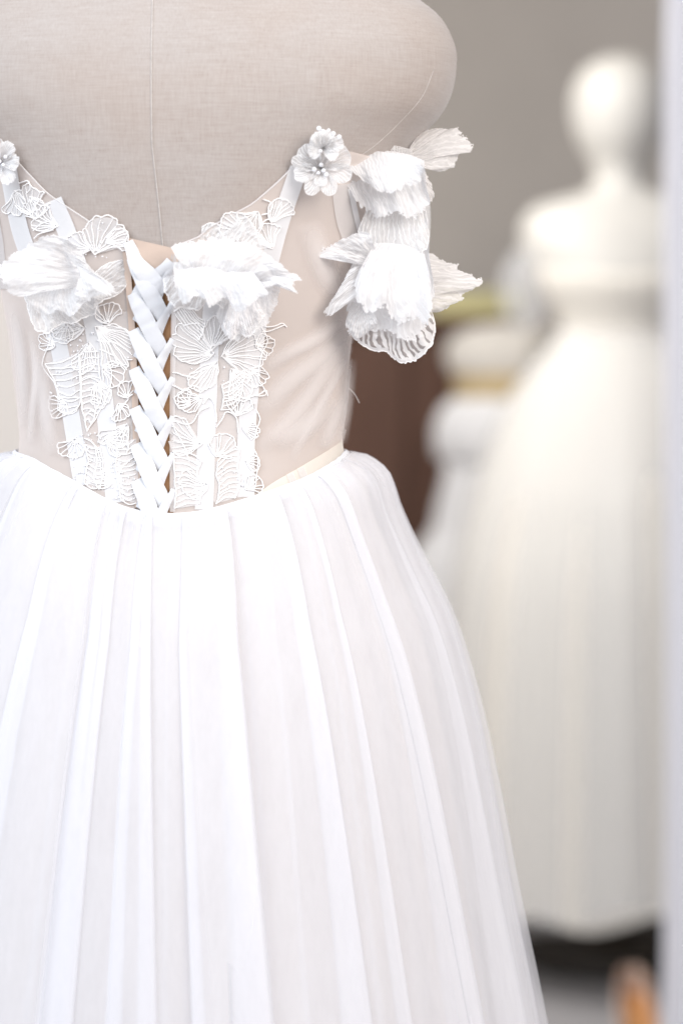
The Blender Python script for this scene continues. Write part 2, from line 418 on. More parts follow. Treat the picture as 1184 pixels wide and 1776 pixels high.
# soft drag folds of the mesh over the ribs
for pts, wd in [([(606, 555), (560, 610), (500, 660), (448, 715)], 34), ([(604, 570), (560, 640), (505, 720), (446, 780)], 30), ([(600, 600), (560, 680), (530, 740), (500, 800)], 16),
                ([(598, 545), (545, 585), (490, 615), (452, 640)], 26), ([(590, 680), (566, 740), (552, 780)], 22), ([(604, 620), (596, 700), (586, 770)], 26),
                ([(62, 570), (70, 640), (64, 720), (62, 770)], 14), ([(72, 600), (84, 700), (100, 790)], 26), ([(30, 520), (44, 620), (52, 740)], 20),
                ([(470, 770), (520, 740), (575, 690)], 40), ([(530, 380), (560, 470), (590, 520)], 40)]:
    band(pts, wd * 1.5, 0.0024, M_fold, 'mesh_fold', 30, uv=True, bulge=0.0016, m=13)
# cream facing that shows above the skirt on the right
patch([(438, 862), (470, 838), (520, 808), (560, 783), (586, 764)], [(442, 868), (475, 856), (525, 838), (565, 815), (590, 792)], 0.0030, M_cream, 'cream_facing', 24, 6)
for a in ([(498, 822), (506, 842)], [(516, 812), (524, 834)]): band(a, 12, 0.0036, M_bone_sheer, 'stay_tape', 8)

# ---- lacing ribbon
def ribbon(path, w0, name='lacing_ribbon', n=26):
    """path of (px, py, offset m, width factor, twist)"""
    c = spline([Vector((p[0], p[1])).to_3d() for p in path], n)
    v = []; uvs = []; m = 5; last = sum(1 for p in c if p.y < 897)
    if last < 3: return
    for k in range(last):
        t = k / (n - 1) * (len(path) - 1); i = min(int(t), len(path) - 2); f = t - i
        off = path[i][2] * (1 - f) + path[i + 1][2] * f; wf = path[i][3] * (1 - f) + path[i + 1][3] * f; tw = path[i][4] * (1 - f) + path[i + 1][4] * f
        d = (c[min(k + 1, n - 1)] - c[max(k - 1, 0)]); d = Vector((d.x, d.y)).normalized(); pr = Vector((-d.y, d.x))
        for q in range(m):
            s = (q / (m - 1) * 2 - 1)
            xy = Vector((c[k].x, c[k].y)) + pr * (w0 * wf * 0.5 * s)
            v.append(S(xy.x, xy.y, off + tw * s * 0.003 + 0.0007 * (1 - s * s) + .0003 * noise.noise(Vector((c[k].x * .09, c[k].y * .09, w0))))); uvs.append((q / 4, k / (n - 1)))
    return dpart(mesh_obj(name, v, grid_faces(m, last), M_ribbon, None, uvs))
tips = [480, 543, 606, 669, 736, 804, 868]
def strand(i, ty, pts, w):
    dx = (ty - 480) * 0.018
    ribbon([(268 + dx * .5 + x + (dx * .6 if x < -20 else 0), ty + y, o, wf, tw) for x, y, o, wf, tw in pts], w, n=44)
ribbon([(298, 452, .0024, .6, 0), (290, 462, .0036, .7, .3), (272, 480, .0034, .95, 0), (252, 500, .0028, 1, 0), (236, 522, .0022, .8, 0)], 31, n=34)
for i, ty in enumerate(tips + [931]):          # strands from the right eyelets pass under the left ones
    if i: strand(i, ty, [(31, -82, .0018, .40, .1), (27, -73, .0034, .46, .5), (18, -57, .0040, .62, .4), (4, -31, .0035, .96, .1), (-12, -8, .0030, 1.0, 0), (-29, 16, .0024, .8, 0)], 27)
for i, ty in enumerate(tips + [931]):
    if i == 0: strand(i, ty, [(-44, -62, .0030, .5, 0), (-36, -46, .0048, .55, .9), (-30, -30, .0054, .66, .9), (-18, -14, .0050, .95, .2), (-2, 6, .0046, 1.0, 0), (12, 30, .0032, .8, 0)], 34)
    else: strand(i, ty, [(-39, -98, .0024, .7, -.1), (-33, -86, .0044, .86, .2), (-22, -66, .0050, 1.0, .1), (-7, -38, .0050, 1.0, 0), (6, -12, .0040, .98, -.1), (17, 10, .0027, .8, 0)], 29)

# ---- embroidery
M_lacenet = mat_cloth('lace_net', (0.93, 0.90, 0.895), 0.36, 0.1, edge=0.2)
patch([(300, 520), (300, 640), (301, 760), (302, 884)], [(470, 520), (455, 600), (444, 700), (434, 860)], .0020, M_lacenet, 'lace_panel', 40, 14)
patch([(96, 540), (84, 620), (108, 700), (140, 836)], [(226, 540), (232, 640), (236, 740), (242, 878)], .0020, M_lacenet, 'lace_panel', 40, 14)
def in_bodice(x, y):
    if y > 892 - abs(x - 290) * 0.17: return False
    return not (226 + (y - 420) * .03 < x < 299)
def cordpts(pts, n, off=0.0025):
    out = []; run = []
    for p in spline([Vector((a, b, 0)) for a, b in pts], n):
        p.x += 2.4 * noise.noise(Vector((p.x * .06, p.y * .06, 11))) + .35 * noise.noise(Vector((p.x * .22, p.y * .22, 3))); p.y += 2.4 * noise.noise(Vector((p.x * .06, p.y * .06, 31))) + .35 * noise.noise(Vector((p.x * .22, p.y * .22, 8)))
        if in_bodice(p.x, p.y): run.append(S(p.x, p.y, off + 0.0004 * noise.noise(Vector((p.x * .05, p.y * .05, 2)))))
        elif run: out.append(run); run = []
    if run: out.append(run)
    return out
beads = MB(); bead_spots = []
def motif(root, ang, length, spread, nv, curl=0.25, r=0.00036, fill=True, bead=False, lens=None):
    """fan shaped leaf: veins from the root and a scalloped margin joining their tips"""
    mb = MB(); tipsxy = []; nv = int(nv * 1.35 + .5)
    for k in range(nv):
        t = k / (nv - 1) * 2 - 1 + random.uniform(-.07, .07)
        a = R(ang + spread * t); L = length * (1 - 0.30 * t * t + .12 * t) * random.uniform(.90, 1.08)
        if lens: L *= lens(t)
        b = a + R(curl * 60) * (0.5 + 0.5 * t) * (1 if t >= 0 else .6)
        mid = (root[0] + math.cos(a) * L * .55, root[1] + math.sin(a) * L * .55)
        tip = (mid[0] + math.cos(b) * L * .47, mid[1] + math.sin(b) * L * .47)
        st = (root[0] + math.cos(a) * L * .10, root[1] + math.sin(a) * L * .10)
        for run in cordpts([st, mid, tip], 14): mb.tube(run, r, 5, lambda q: 1.15 - .35 * q)
        tipsxy.append(tip)
    for p, q in zip(tipsxy, tipsxy[1:]):
        mx, my = (p[0] + q[0]) / 2, (p[1] + q[1]) / 2; dx, dy = mx - root[0], my - root[1]; dl = math.hypot(dx, dy) or 1
        k = math.hypot(q[0] - p[0], q[1] - p[1]) * random.uniform(.12, .34)
        for run in cordpts([p, (mx + dx / dl * k, my + dy / dl * k), q], 10, .0026): mb.tube(run, r * 1.15, 5)
        if bead and random.random() < .7: bead_spots.append((mx + random.uniform(-4, 4), my + random.uniform(-4, 4)))
    first, last = tipsxy[0], tipsxy[-1]
    for e in (first, last):
        for run in cordpts([root, ((root[0] + e[0]) / 2 + (e[1] - root[1]) * .08, (root[1] + e[1]) / 2 - (e[0] - root[0]) * .08), e], 14, .0026): mb.tube(run, r * 1.1, 5)
    if not mb.v: return
    o = dpart(mb.build('lace_motif', M_cord))
    if fill:
        v = []; nu = 16; nvv = 6
        marg = spline([Vector((a, b, 0)) for a, b in tipsxy], nu)
        for j in range(nvv):
            for i in range(nu):
                x = root[0] + (marg[i].x - root[0]) * j / (nvv - 1); y = root[1] + (marg[i].y - root[1]) * j / (nvv - 1)
                v.append(S(x, y, .0023))
        fc = [f for f in grid_faces(nu, nvv)]
        def ok(f):
            cx = sum(root[0] + (marg[i % nu].x - root[0]) * (i // nu) / (nvv - 1) for i in f) / 4
            cy = sum(root[1] + (marg[i % nu].y - root[1]) * (i // nu) / (nvv - 1) for i in f) / 4
            return in_bodice(cx, cy)
        fc = [f for f in fc if ok(f)]
        if fc: attach2(mesh_obj('motif_ground', v, fc, M_fill), o)
    return o
def vine(paths, r=0.00045):
    mb = MB()
    for p in paths:
        for run in cordpts(p, 18): mb.tube(run, r, 5)
    if mb.v: dpart(mb.build('lace_vine', M_cord))
# right of the lacing
motif((372, 612), 195, 74, 42, 9, .15); motif((368, 606), 285, 60, 40, 7, .2); motif((384, 618), -10, 70, 48, 9, .2)
motif((378, 626), 130, 64, 30, 6, -.2); motif((398, 640), 55, 60, 35, 6, .2)
def ladder(left, right, n, sag, r=.00037, name='lace_ladder'):
    """feather of rungs between two wandering cords"""
    mb = MB(); A = spline([Vector((a, b, 0)) for a, b in left], n); Bq = spline([Vector((a, b, 0)) for a, b in right], n)
    n = int(n * 1.35); A = spline([Vector((a, b, 0)) for a, b in left], n); Bq = spline([Vector((a, b, 0)) for a, b in right], n)
    for p, q in zip(A, Bq):
        sg = sag * random.uniform(.6, 1.3)
        for run in cordpts([(p.x, p.y), ((p.x + q.x) / 2, (p.y + q.y) / 2 + sg), (q.x, q.y)], 12): mb.tube(run, r * random.uniform(.85, 1.2), 5)
    for c in (left, right):
        for run in cordpts(c, 30, .0027): mb.tube(run, r * 1.2, 5)
    o = dpart(mb.build(name, M_cord)); v = []; A = spline([Vector((a, b, 0)) for a, b in left], 16); Bq = spline([Vector((a, b, 0)) for a, b in right], 16)
    for p, q in zip(A, Bq):
        for i in range(6): v.append(S(p.x + (q.x - p.x) * i / 5, p.y + (q.y - p.y) * i / 5, .0023))
    attach2(mesh_obj('ladder_ground', v, grid_faces(6, 16), M_fill), o)
motif((350, 770), 190, 62, 44, 8, .25); ladder([(304, 782), (303, 812), (306, 850), (304, 882)], [(350, 800), (344, 822), (350, 850), (344, 876)], 8, -5)
ladder([(378, 800), (376, 826), (380, 850), (374, 874)], [(414, 780), (412, 812), (414, 842), (408, 864)], 8, -6); motif((376, 792), -58, 40, 70, 7, -.15)
ladder([(302, 540), (316, 532), (332, 536)], [(346, 590), (352, 574), (356, 556)], 6, 4)
ladder([(384, 668), (388, 690), (384, 710)], [(424, 640), (420, 668), (414, 696)], 6, 6)
vine([[(300, 730), (330, 735), (345, 715), (362, 705)], [(302, 740), (318, 770), (330, 800)], [(448, 560), (462, 590), (450, 620), (446, 655), (460, 684), (442, 686)], [(440, 700), (448, 730), (438, 770), (445, 800), (440, 850)],
      [(300, 645), (340, 655), (352, 640)], [(452, 575), (470, 572), (492, 562)], [(352, 700), (362, 690), (372, 700), (376, 730)], [(376, 740), (392, 716), (408, 722), (412, 750)]])
# left of the lacing
motif((168, 566), 38, 80, 34, 10, .25, bead=True); motif((150, 568), 178, 52, 44, 7, .2, bead=True); motif((158, 590), 100, 56, 30, 6, -.1, bead=True)
ladder([(142, 616), (144, 650), (146, 690), (150, 730)], [(172, 610), (176, 650), (178, 686), (162, 735)], 9, -4)
ladder([(84, 630), (100, 660), (108, 690), (106, 712)], [(140, 612), (142, 650), (144, 690), (138, 712)], 7, 6)
ladder([(150, 770), (156, 800), (150, 838)], [(176, 776), (182, 806), (178, 846)], 7, 5)
motif((170, 660), 70, 46, 40, 6, -.2); motif((222, 735), 125, 52, 36, 6, .2, bead=True)
ladder([(206, 770), (204, 806), (208, 846), (212, 868)], [(238, 760), (240, 800), (242, 840), (242, 872)], 9, 6)
vine([[(88, 560), (92, 590), (78, 632), (98, 660), (106, 690), (104, 712), (128, 716), (142, 700)], [(140, 620), (144, 660), (146, 700), (154, 745)], [(190, 620), (196, 660), (180, 705), (154, 748)],
      [(144, 640), (160, 634), (170, 640)], [(146, 660), (160, 654), (172, 660)], [(146, 680), (162, 672), (176, 680)], [(148, 700), (164, 692), (178, 700)], [(150, 722), (162, 712), (172, 716)], [(106, 690), (126, 688), (144, 690)], [(84, 636), (104, 640), (140, 636)],
      [(150, 760), (166, 770), (172, 800), (164, 830)], [(166, 770), (176, 790), (178, 826)], [(206, 720), (214, 706), (226, 690)], [(226, 800), (214, 812), (206, 830)]])
random.seed(33)
for x, y, a_, L, nn in ((440, 600, -20, 30, 6), (432, 640, 40, 34, 6), (350, 690, 160, 40, 7), (420, 740, 20, 28, 6), (330, 700, 210, 26, 5), (410, 720, -80, 34, 6), (424, 800, 10, 26, 5), (360, 840, 170, 44, 7), (424, 850, -40, 30, 5),
                        (100, 600, 200, 28, 6), (120, 700, 150, 30, 6), (190, 560, 260, 36, 6), (206, 700, 60, 30, 6), (186, 760, 20, 40, 7), (134, 760, 100, 34, 6), (196, 840, 200, 30, 6), (224, 690, -100, 30, 6), (120, 560, 120, 36, 6), (180, 640, 20, 36, 6)):
    motif((x, y), a_, L, random.uniform(44, 66), nn, random.uniform(-.2, .3), fill=False)
vine([[(300, 668), (318, 676), (336, 668), (350, 676)], [(436, 560), (470, 566), (486, 560), (494, 566)], [(420, 690), (446, 684), (458, 676), (463, 686)], [(172, 574), (200, 560), (226, 580)], [(172, 590), (204, 596), (228, 612)], [(176, 606), (200, 616), (222, 640)]])
# above the petals
vine([[(38, 316), (52, 312), (58, 324), (50, 334)], [(48, 372), (70, 376), (90, 360)], [(70, 376), (66, 360), (62, 352)], [(80, 368), (84, 356), (92, 352)], [(62, 398), (78, 386), (96, 384), (104, 392)], [(64, 412), (74, 404), (96, 398)], [(78, 386), (70, 380)],
      [(456, 345), (470, 352), (466, 366), (452, 372)], [(450, 388), (462, 380), (480, 372), (488, 350)], [(446, 378), (452, 392)], [(430, 402), (440, 410), (452, 424)]])
for q in (((60, 372), 250, 50, 44, 6, .2), ((104, 392), 200, 46, 40, 6, .2), ((56, 340), 60, 34, 40, 5, .3), ((468, 384), -60, 44, 40, 6, .2), ((446, 366), 120, 40, 50, 6, .2), ((30, 330), 80, 40, 40, 5, .2), ((430, 400), 190, 50, 40, 6, .2)): motif(*q)
motif((168, 440), -70, 66, 50, 7, .3); motif((160, 432), 200, 40, 40, 5, .2); motif((186, 420), -20, 40, 40, 6, .3); motif((470, 430), 250, 44, 40, 6, .2)
random.seed(21)
for (x0, y0, x1, y1, n) in ((120, 560, 175, 640, 40), (130, 750, 180, 850, 70), (196, 740, 238, 870, 40), (90, 640, 160, 720, 20), (145, 385, 190, 450, 20), (380, 810, 420, 870, 16), (330, 540, 430, 660, 14)):
    for _ in range(n): bead_spots.append((random.uniform(x0, x1), random.uniform(y0, y1)))
for x, y in bead_spots:
    if in_bodice(x, y): beads.ball(S(x, y, .0028), random.uniform(.0004, .0007), 6, 4)
o = dpart(beads.build('bead_scatter', M_crystal)); o['kind'] = 'stuff'

# ------------------------------------------------------------------ petals of embroidered organza
def petal(root, marg, mat, d_root=0.006, d_tip=0.02, ridge=0.004, nr=5, bow=0.006, scal=0.02, nsc=9, name='petal', base=None, seed=0, parent=None, edge=True, twist=0.0, nu=110, nv=26):
    """ruled sheet from a gathered root line to a scalloped free edge; d_* lift it off the body towards the viewer's side"""
    rt = spline([Vector((a, b, 0)) for a, b in root], nu); mg = spline([Vector((a, b, 0)) for a, b in marg], nu)
    rc = sum((p for p in rt), Vector()) / nu
    b0 = base if base is not None else S(rc.x, rc.y).y
    v = []; uvs = []; rim = []
    for j in range(nv):
        s = j / (nv - 1)
        for i in range(nu):
            t = i / (nu - 1)
            sc = (1.07 if mat in (M_petal, M_petal_warm) else 1.0) + scal * .6 * (abs(math.sin(math.pi * (nsc * t + .8 * noise.noise(Vector((t * 5, seed, 9)))))) - .6) + scal * 1.3 * noise.noise(Vector((t * 13, seed * 3.1, .5))) + .026 * noise.noise(Vector((t * 55, seed, 4))) + .014 * noise.noise(Vector((t * 130, seed, 6)))
            m_ = rt[i] + (mg[i] - rt[i]) * sc
            p = rt[i] + (m_ - rt[i]) * s
            ph = seed * 1.7
            rd = .62 * ridge * s ** .8 * (math.sin(2 * math.pi * nr * t * .3 + ph) + .4 * math.sin(2 * math.pi * nr * .8 * t + ph * 2) + .6 * noise.noise(Vector((t * 6, s * 3, seed))))
            off = d_root + (d_tip - d_root) * s + bow * math.sin(math.pi * s * .9) + rd + twist * (t - .5) * s
            off += .0011 * noise.noise(Vector((t * 15, s * 9, seed * 2.3))) + .0005 * noise.noise(Vector((t * 40, s * 16, seed)))
            v.append(at(p.x, p.y, b0 - off)); uvs.append((t, s))
    o = mesh_obj(name, v, grid_faces(nu, nv), mat, None, uvs)
    dpart(o) if parent is None else attach2(o, parent)
    if edge and mat not in (M_petal, M_petal_warm):
        mb = MB(); mb.tube(v[(nv - 1) * nu:], 0.00033, 5, lambda q: 1 + .6 * noise.noise(Vector((q * 40, seed, 0)))); attach2(mb.build('petal_edge', M_cord), o)
    return o
Dn, Wm, Op, Sh = M_petal, M_petal_warm, M_petal_open, M_petal_sheer
# left bodice cluster
petal([(62, 498), (110, 490), (152, 480)], [(42, 515), (52, 545), (62, 572), (84, 574), (106, 562), (132, 556), (160, 545), (186, 512)], Sh, .004, .012, .003, 5, seed=3, scal=.06)
petal([(150, 505), (165, 512)], [(150, 488), (178, 462), (205, 453), (221, 455), (224, 475), (217, 498), (200, 513), (180, 520)], Sh, .005, .009, .0015, 3, seed=4, nsc=6, bow=.003)
petal([(142, 436), (150, 470), (130, 498)], [(116, 414), (91, 409), (60, 421), (34, 438), (3, 462), (8, 488), (20, 508), (38, 514), (70, 507)], Dn, .010, .022, .004, 5, seed=1, scal=.03)
petal([(112, 440), (140, 470)], [(146, 446), (160, 468), (182, 484), (197, 498), (190, 509), (166, 510), (150, 520), (130, 512)], Dn, .018, .024, .004, 4, seed=2, scal=.04)
petal([(70, 490), (140, 480)], [(44, 512), (58, 530), (80, 545), (104, 535), (122, 548), (146, 524), (160, 512)], Dn, .010, .022, .004, 4, seed=5, scal=.06)
# right bodice cluster
petal([(400, 490), (466, 482)], [(374, 545), (390, 574), (408, 588), (424, 581), (440, 578), (456, 566), (470, 549), (481, 521), (486, 492)], Dn, .004, .012, .003, 5, seed=6, scal=.04)
petal([(318, 470), (400, 490)], [(284, 482), (288, 510), (302, 530), (322, 534), (346, 536), (362, 520), (388, 534)], Sh, .004, .011, .003, 5, seed=7, scal=.06)
petal([(330, 488), (380, 500), (440, 490)], [(296, 428), (320, 424), (348, 420), (390, 418), (424, 420), (452, 434), (486, 462), (522, 485)], Dn, .012, .016, .004, 6, seed=8, scal=.03, bow=.010)
petal([(432, 462), (440, 490)], [(478, 452), (500, 472), (521, 485), (506, 488), (514, 508), (498, 498), (478, 492), (462, 500)], Dn, .014, .026, .003, 3, seed=9, scal=.03, nsc=5)
petal([(300, 455), (360, 450), (430, 460)], [(304, 500), (318, 524), (345, 512), (366, 528), (392, 518), (412, 540), (440, 520), (466, 508)], Dn, .014, .024, .005, 6, seed=10, scal=.06)
petal([(345, 440), (420, 440)], [(350, 394), (366, 386), (386, 390), (415, 372), (430, 380), (448, 404), (470, 428)], Sh, .003, .004, .001, 3, seed=11, bow=.001)
petal([(400, 520), (440, 515)], [(388, 560), (400, 588), (416, 578), (432, 584), (446, 566), (460, 545)], Op, .016, .018, .003, 4, seed=12, scal=.04)
# sleeve: a band of net round the upper arm
sl = MB(); nu, nv = 60, 20; v = []
for j in range(nv):
    t = j / (nv - 1); y = 262 + 182 * t
    cx, a = 668, 74 + 6 * math.sin(t * 3) - 10 * (1 - t) ** 3
    for i in range(nu):
        th = 2 * math.pi * i / nu; p = at(cx + a * math.cos(th), y + 6 * math.cos(th), .0)
        v.append(Vector((p.x, .012 + .062 * math.sin(th) + .003 * math.sin(6 * th + 2 * t), p.z)))
sleeve = dpart(mesh_obj('sleeve', v, grid_faces(nu, nv, True), M_net))
B = -0.050
petal([(640, 400), (700, 395), (742, 400)], [(600, 480), (604, 530), (612, 566), (640, 560), (676, 574), (716, 580), (742, 548), (752, 500), (744, 452)], Dn, .002, .012, .004, 6, seed=20, base=B, scal=.04)
petal([(622, 530), (680, 520), (738, 512)], [(606, 574), (614, 586), (626, 596), (640, 606), (656, 612), (668, 609), (682, 620), (696, 628), (716, 624), (736, 612), (750, 593), (755, 570), (750, 545)], Op, .004, .004, .003, 7, seed=21, base=B, scal=.03, nsc=11, nu=110)
petal([(616, 520), (650, 540)], [(604, 540), (600, 560), (608, 578), (622, 584), (640, 574), (655, 562)], Dn, .010, .014, .002, 3, seed=30, base=B, scal=.04)
petal([(690, 462), (694, 500), (705, 545)], [(735, 437), (756, 446), (772, 456), (791, 459), (790, 467), (812, 476), (833, 488), (820, 500), (801, 509), (800, 520), (778, 530), (762, 541), (742, 541)], Wm, .000, -.012, .003, 5, seed=22, base=B, scal=.02, twist=.01)
petal([(655, 440), (660, 480)], [(640, 405), (622, 404), (598, 415), (575, 425), (557, 432), (556, 447), (575, 442), (598, 444), (616, 452)], Dn, .012, .024, .003, 4, seed=23, base=B, scal=.03)
petal([(640, 450), (660, 490)], [(606, 468), (592, 494), (580, 514), (567, 535), (576, 543), (592, 534), (608, 524), (630, 520)], Dn, .012, .022, .003, 4, seed=24, base=B, scal=.03)
petal([(650, 420), (700, 425), (735, 440)], [(622, 470), (616, 500), (640, 540), (668, 530), (690, 556), (716, 545), (736, 560), (748, 530), (746, 480)], Dn, .016, .026, .005, 6, seed=25, base=B, scal=.05)
petal([(640, 350), (700, 345), (738, 350)], [(620, 400), (636, 430), (660, 445), (690, 440), (716, 450), (738, 432), (744, 400)], Sh, .004, .012, .003, 5, seed=26, base=B, scal=.05)
petal([(586, 264), (640, 259), (700, 266), (735, 278)], [(604, 326), (622, 352), (640, 364), (664, 372), (690, 366), (716, 374), (742, 350), (738, 318)], Dn, .006, .020, .005, 6, seed=27, base=B, scal=.05)
petal([(596, 270), (650, 262), (722, 274)], [(612, 300), (640, 318), (668, 330), (700, 322), (726, 316), (734, 292)], Dn, .014, .030, .005, 5, seed=28, base=B, scal=.05)
petal([(708, 258), (712, 275), (722, 290)], [(728, 230), (742, 225), (758, 224), (774, 224), (790, 222), (800, 236), (818, 262), (800, 265), (790, 273), (787, 288), (760, 298), (742, 288)], Wm, -.02, -.032, .002, 5, seed=29, base=B, scal=.02, twist=.01)
petal([(706, 280), (712, 300)], [(732, 290), (744, 314), (751, 333), (748, 345), (736, 345), (722, 330)], Wm, -.008, -.010, .001, 2, seed=31, base=B, scal=.02, nsc=4)

# flowers with crystals at the top of the straps
def flower(c, pet, base_off, mat, n_crys, seed, crys):
    b0 = S(c[0], c[1]).y
    root = None
    for k, (dx, dy, wd) in enumerate(pet):
        L = math.hypot(dx, dy); ux, uy = dx / L, dy / L; px_, py_ = -uy, ux
        m_ = [(c[0] + ux * L * f + px_ * wd * g, c[1] + uy * L * f + py_ * wd * g) for f, g in ((.35, -.75), (.75, -1), (1.0, -.5), (1.03, 0), (1.0, .5), (.75, 1), (.35, .75))]
        petal([(c[0] + px_ * 2, c[1] + py_ * 2), (c[0] - px_ * 2, c[1] - py_ * 2)][::-1], m_, mat, base_off, base_off + .010, .0012, 2, .004, .02, 4, 'flower_petal', b0, seed + k, edge=False, nu=30, nv=12)
    for x, y in crys:
        mb = MB(); mb.ball((0, 0, 0), random.uniform(.0011, .0018), 8, 6); o = mb.build('crystal', M_crystal)
        o.location = at(x, y, b0 - base_off - .010); o.parent = dress
flower((556, 292), [(-20, 44, 14), (20, 44, 15), (-44, 12, 17), (-32, -36, 21), (6, -62, 24), (46, -30, 24), (52, 12, 18), (-48, -14, 14), (0, 30, 12)], .004, M_petal_sheer, 5, 40, [(545, 294), (552, 300), (561, 296), (557, 286), (566, 303)])
flower((560, 258), [(-24, 8, 13), (-14, -26, 12), (10, -30, 13), (34, -12, 13), (24, 14, 12)], .009, M_petal_sheer, 5, 50, [(553, 223), (560, 228), (570, 226), (578, 232), (556, 262), (588, 238), (548, 232)])
flower((2, 282), [(-20, 30, 14), (16, 34, 14), (30, -2, 15), (14, -34, 15), (-24, -20, 16)], .005, M_petal, 5, 60, [(0, 280), (6, 286), (10, 272)])
th_ = MB(); th_.tube([at(x, y, -.01) for x, y in spline([(596, 667, 0), (608, 676, 0), (617, 687, 0), (623, 699, 0)], 14) for x, y in [(x, y)]] if False else [at(p.x, p.y, -.01) for p in spline([(596, 667, 0), (608, 676, 0), (617, 687, 0), (623, 699, 0)], 14)], .00022, 4)
dpart(th_.build('loose_thread', M_cord))

# ------------------------------------------------------------------ skirt
GS = [(0, 4), (5, 26), (10, 36), (30, 60), (55, 71), (95, 82), (190, 122), (255, 153), (315, 174), (445, 204), (605, 230), (755, 251), (981, 288), (1400, 350), (2100, 440)]
GB = [(0, 3), (10, 12), (40, 34), (100, 70), (200, 115), (400, 175), (700, 245), (1000, 310), (1400, 400), (2100, 520)]
def skirt_base(th, drop_px, off=0.0):
    zs = seam_z(th); z = zs - drop_px * PX
    a, b = dims(zs); sn = math.sin(th) ** 2; sn = sn * sn
    g = (stable(GS, drop_px) * sn + stable(GB, drop_px) * (1 - sn)) * PX + off
    e = 2 / (2.25 - .25 * min(1, drop_px / 200))
    c, s = math.cos(th), math.sin(th)
    x = (a + g) * math.copysign(abs(s) ** e, s); y = -(b + g) * math.copysign(abs(c) ** e, c)
    cr, sr = math.cos(-ROT), math.sin(-ROT)
    return Vector((x * cr - y * sr, x * sr + y * cr, z))
def hem_drop(th): return (seam_z(th) - 0.015) / PX
def pleated(pleats, name, mat, h_top, h_bot, wfac, off, nv=70, seed=0, drop1=None, mat_parent=None, gather=0.0):
    """pleats: (angle at waist, angle at hem, side +1/-1, depth factor) in degrees, sorted"""
    nodes = []   # per node: (top ang, bot ang, level, w sign)
    for (a0, a1, s, d) in pleats:
        w = wfac * d
        if s > 0: nodes += [(a0, a1, 1, 0, d), (a0, a1, -1, -w, d)]
        else: nodes += [(a0, a1, -1, w, d), (a0, a1, 1, 0, d)]
    K = 9; v = []; cols = None
    for j in range(nv):
        t = (j / (nv - 1)) ** 1.5
        row = []; n = len(nodes)
        for i in range(n):
            A = nodes[i]; Bn = nodes[(i + 1) % n]; wrap = 360 if i == n - 1 else 0
            for k in range(K):
                f = k / K; fs = f
                def val(q, add=0):
                    g = t ** .75
                    ang = q[0] + (q[1] - q[0]) * g + q[3] * (.35 + .65 * t) + add
                    ang += (.5 + 1.9 * t) * noise.noise(Vector((q[1] * .7, t * 2.2, seed + 7))) * min(1, t * 8)
                    return ang, q[2] * q[4] * max(.12, .72 + .95 * noise.noise(Vector((q[1] * .37, t * 2.6, seed + 2.5))))
                a_, la = val(A); b_, lb = val(Bn, wrap)
                fold = A[0] == Bn[0] and A[2] != Bn[2]
                ang = a_ + (b_ - a_) * f
                lv = la + (lb - la) * (f if not fold else (.5 - .5 * math.cos(math.pi * f)))
                if not fold: lv += .55 * math.sin(math.pi * f) * (1 if lb > la else 1)
                row.append((ang, lv))
        m = len(row)
        sm = [((row[i - 1][0] - (360 if i == 0 else 0)) * .25 + row[i][0] * .5 + (row[(i + 1) % m][0] + (360 if i == m - 1 else 0)) * .25, row[i - 1][1] * .25 + row[i][1] * .5 + row[(i + 1) % m][1] * .25) for i in range(m)]
        for ang, lv in sm:
            th = R(ang); thw = (th + math.pi) % (2 * math.pi) - math.pi
            dmax = drop1 if drop1 else hem_drop(thw)
            drop = dmax * t
            h = h_top + (h_bot - h_top) * min(1, t * 1.6) ** .8
            o_ = off[0] + off[1] * t + (lv + 1) * h + .003 * t * noise.noise(Vector((ang * .09, t * 3, seed)))
            if gather: o_ += gather * math.exp(-drop / 85) * math.sin(ang * 1.9 + 2 * noise.noise(Vector((ang * .05, 0, seed)))) * (1 if drop > 3 else 0)
            v.append(skirt_base(thw, drop, o_))
        cols = m
    return dpart(mesh_obj(name, v, grid_faces(cols, nv, True), mat))
vis = [(-100, -102, -1, 1), (-80, -82, -1, .8), (-62, -63, -1, 1.1), (-46, -54, -1, .5), (-28.5, -37, -1, 1.3), (-14, -18.5, -1, 1.0), (-8.5, -11.5, 1, .9), (-4.5, -6.4, -1, .7), (-1.8, 10.0, 1, .9), (4.6, 12.5, -1, .5),
       (17.5, 26, 1, 1.5), (35, 38.8, 1, 1.2), (44, 43.5, 1, .5), (58, 60, 1, 1.2), (76, 74, 1, 1), (98, 96, 1, 1)]
vis[9] = (4.4, 11.6, -1, .6)
back = [(a, a + random.uniform(-3, 3), 1 if a < 180 else -1, random.uniform(.6, 1)) for a in range(116, 252, 15)]
pleated(vis + back, 'skirt_tulle', M_tulle, .0014, .0115, 8.0, (.004, .012), seed=1, gather=.0026)
random.seed(5)
inner = []; a = -176
while a < 178:
    inner.append((a, a * 1.02 + random.uniform(-2.5, 2.5), random.choice((1, -1)), random.uniform(.3, 1.0))); a += random.uniform(4.5, 9)
pleated(inner, 'inner_tulle', M_tulle_in, .0016, .0042, 2.2, (.002, .002), seed=4, gather=.001)
# opaque lining
nu, nv = 180, 50; v = []
for j in range(nv):
    t = (j / (nv - 1)) ** 1.5
    for i in range(nu):
        th = -math.pi + 2 * math.pi * i / nu; dr = hem_drop(th) * t
        v.append(skirt_base(th, dr, -.004 - .012 * t + .006 * t * math.sin(th * 17 + 2 * math.sin(th * 3)) - .008 * min(1, dr / 80)))
dpart(mesh_obj('skirt_lining', v, grid_faces(nu, nv, True), M_lining))
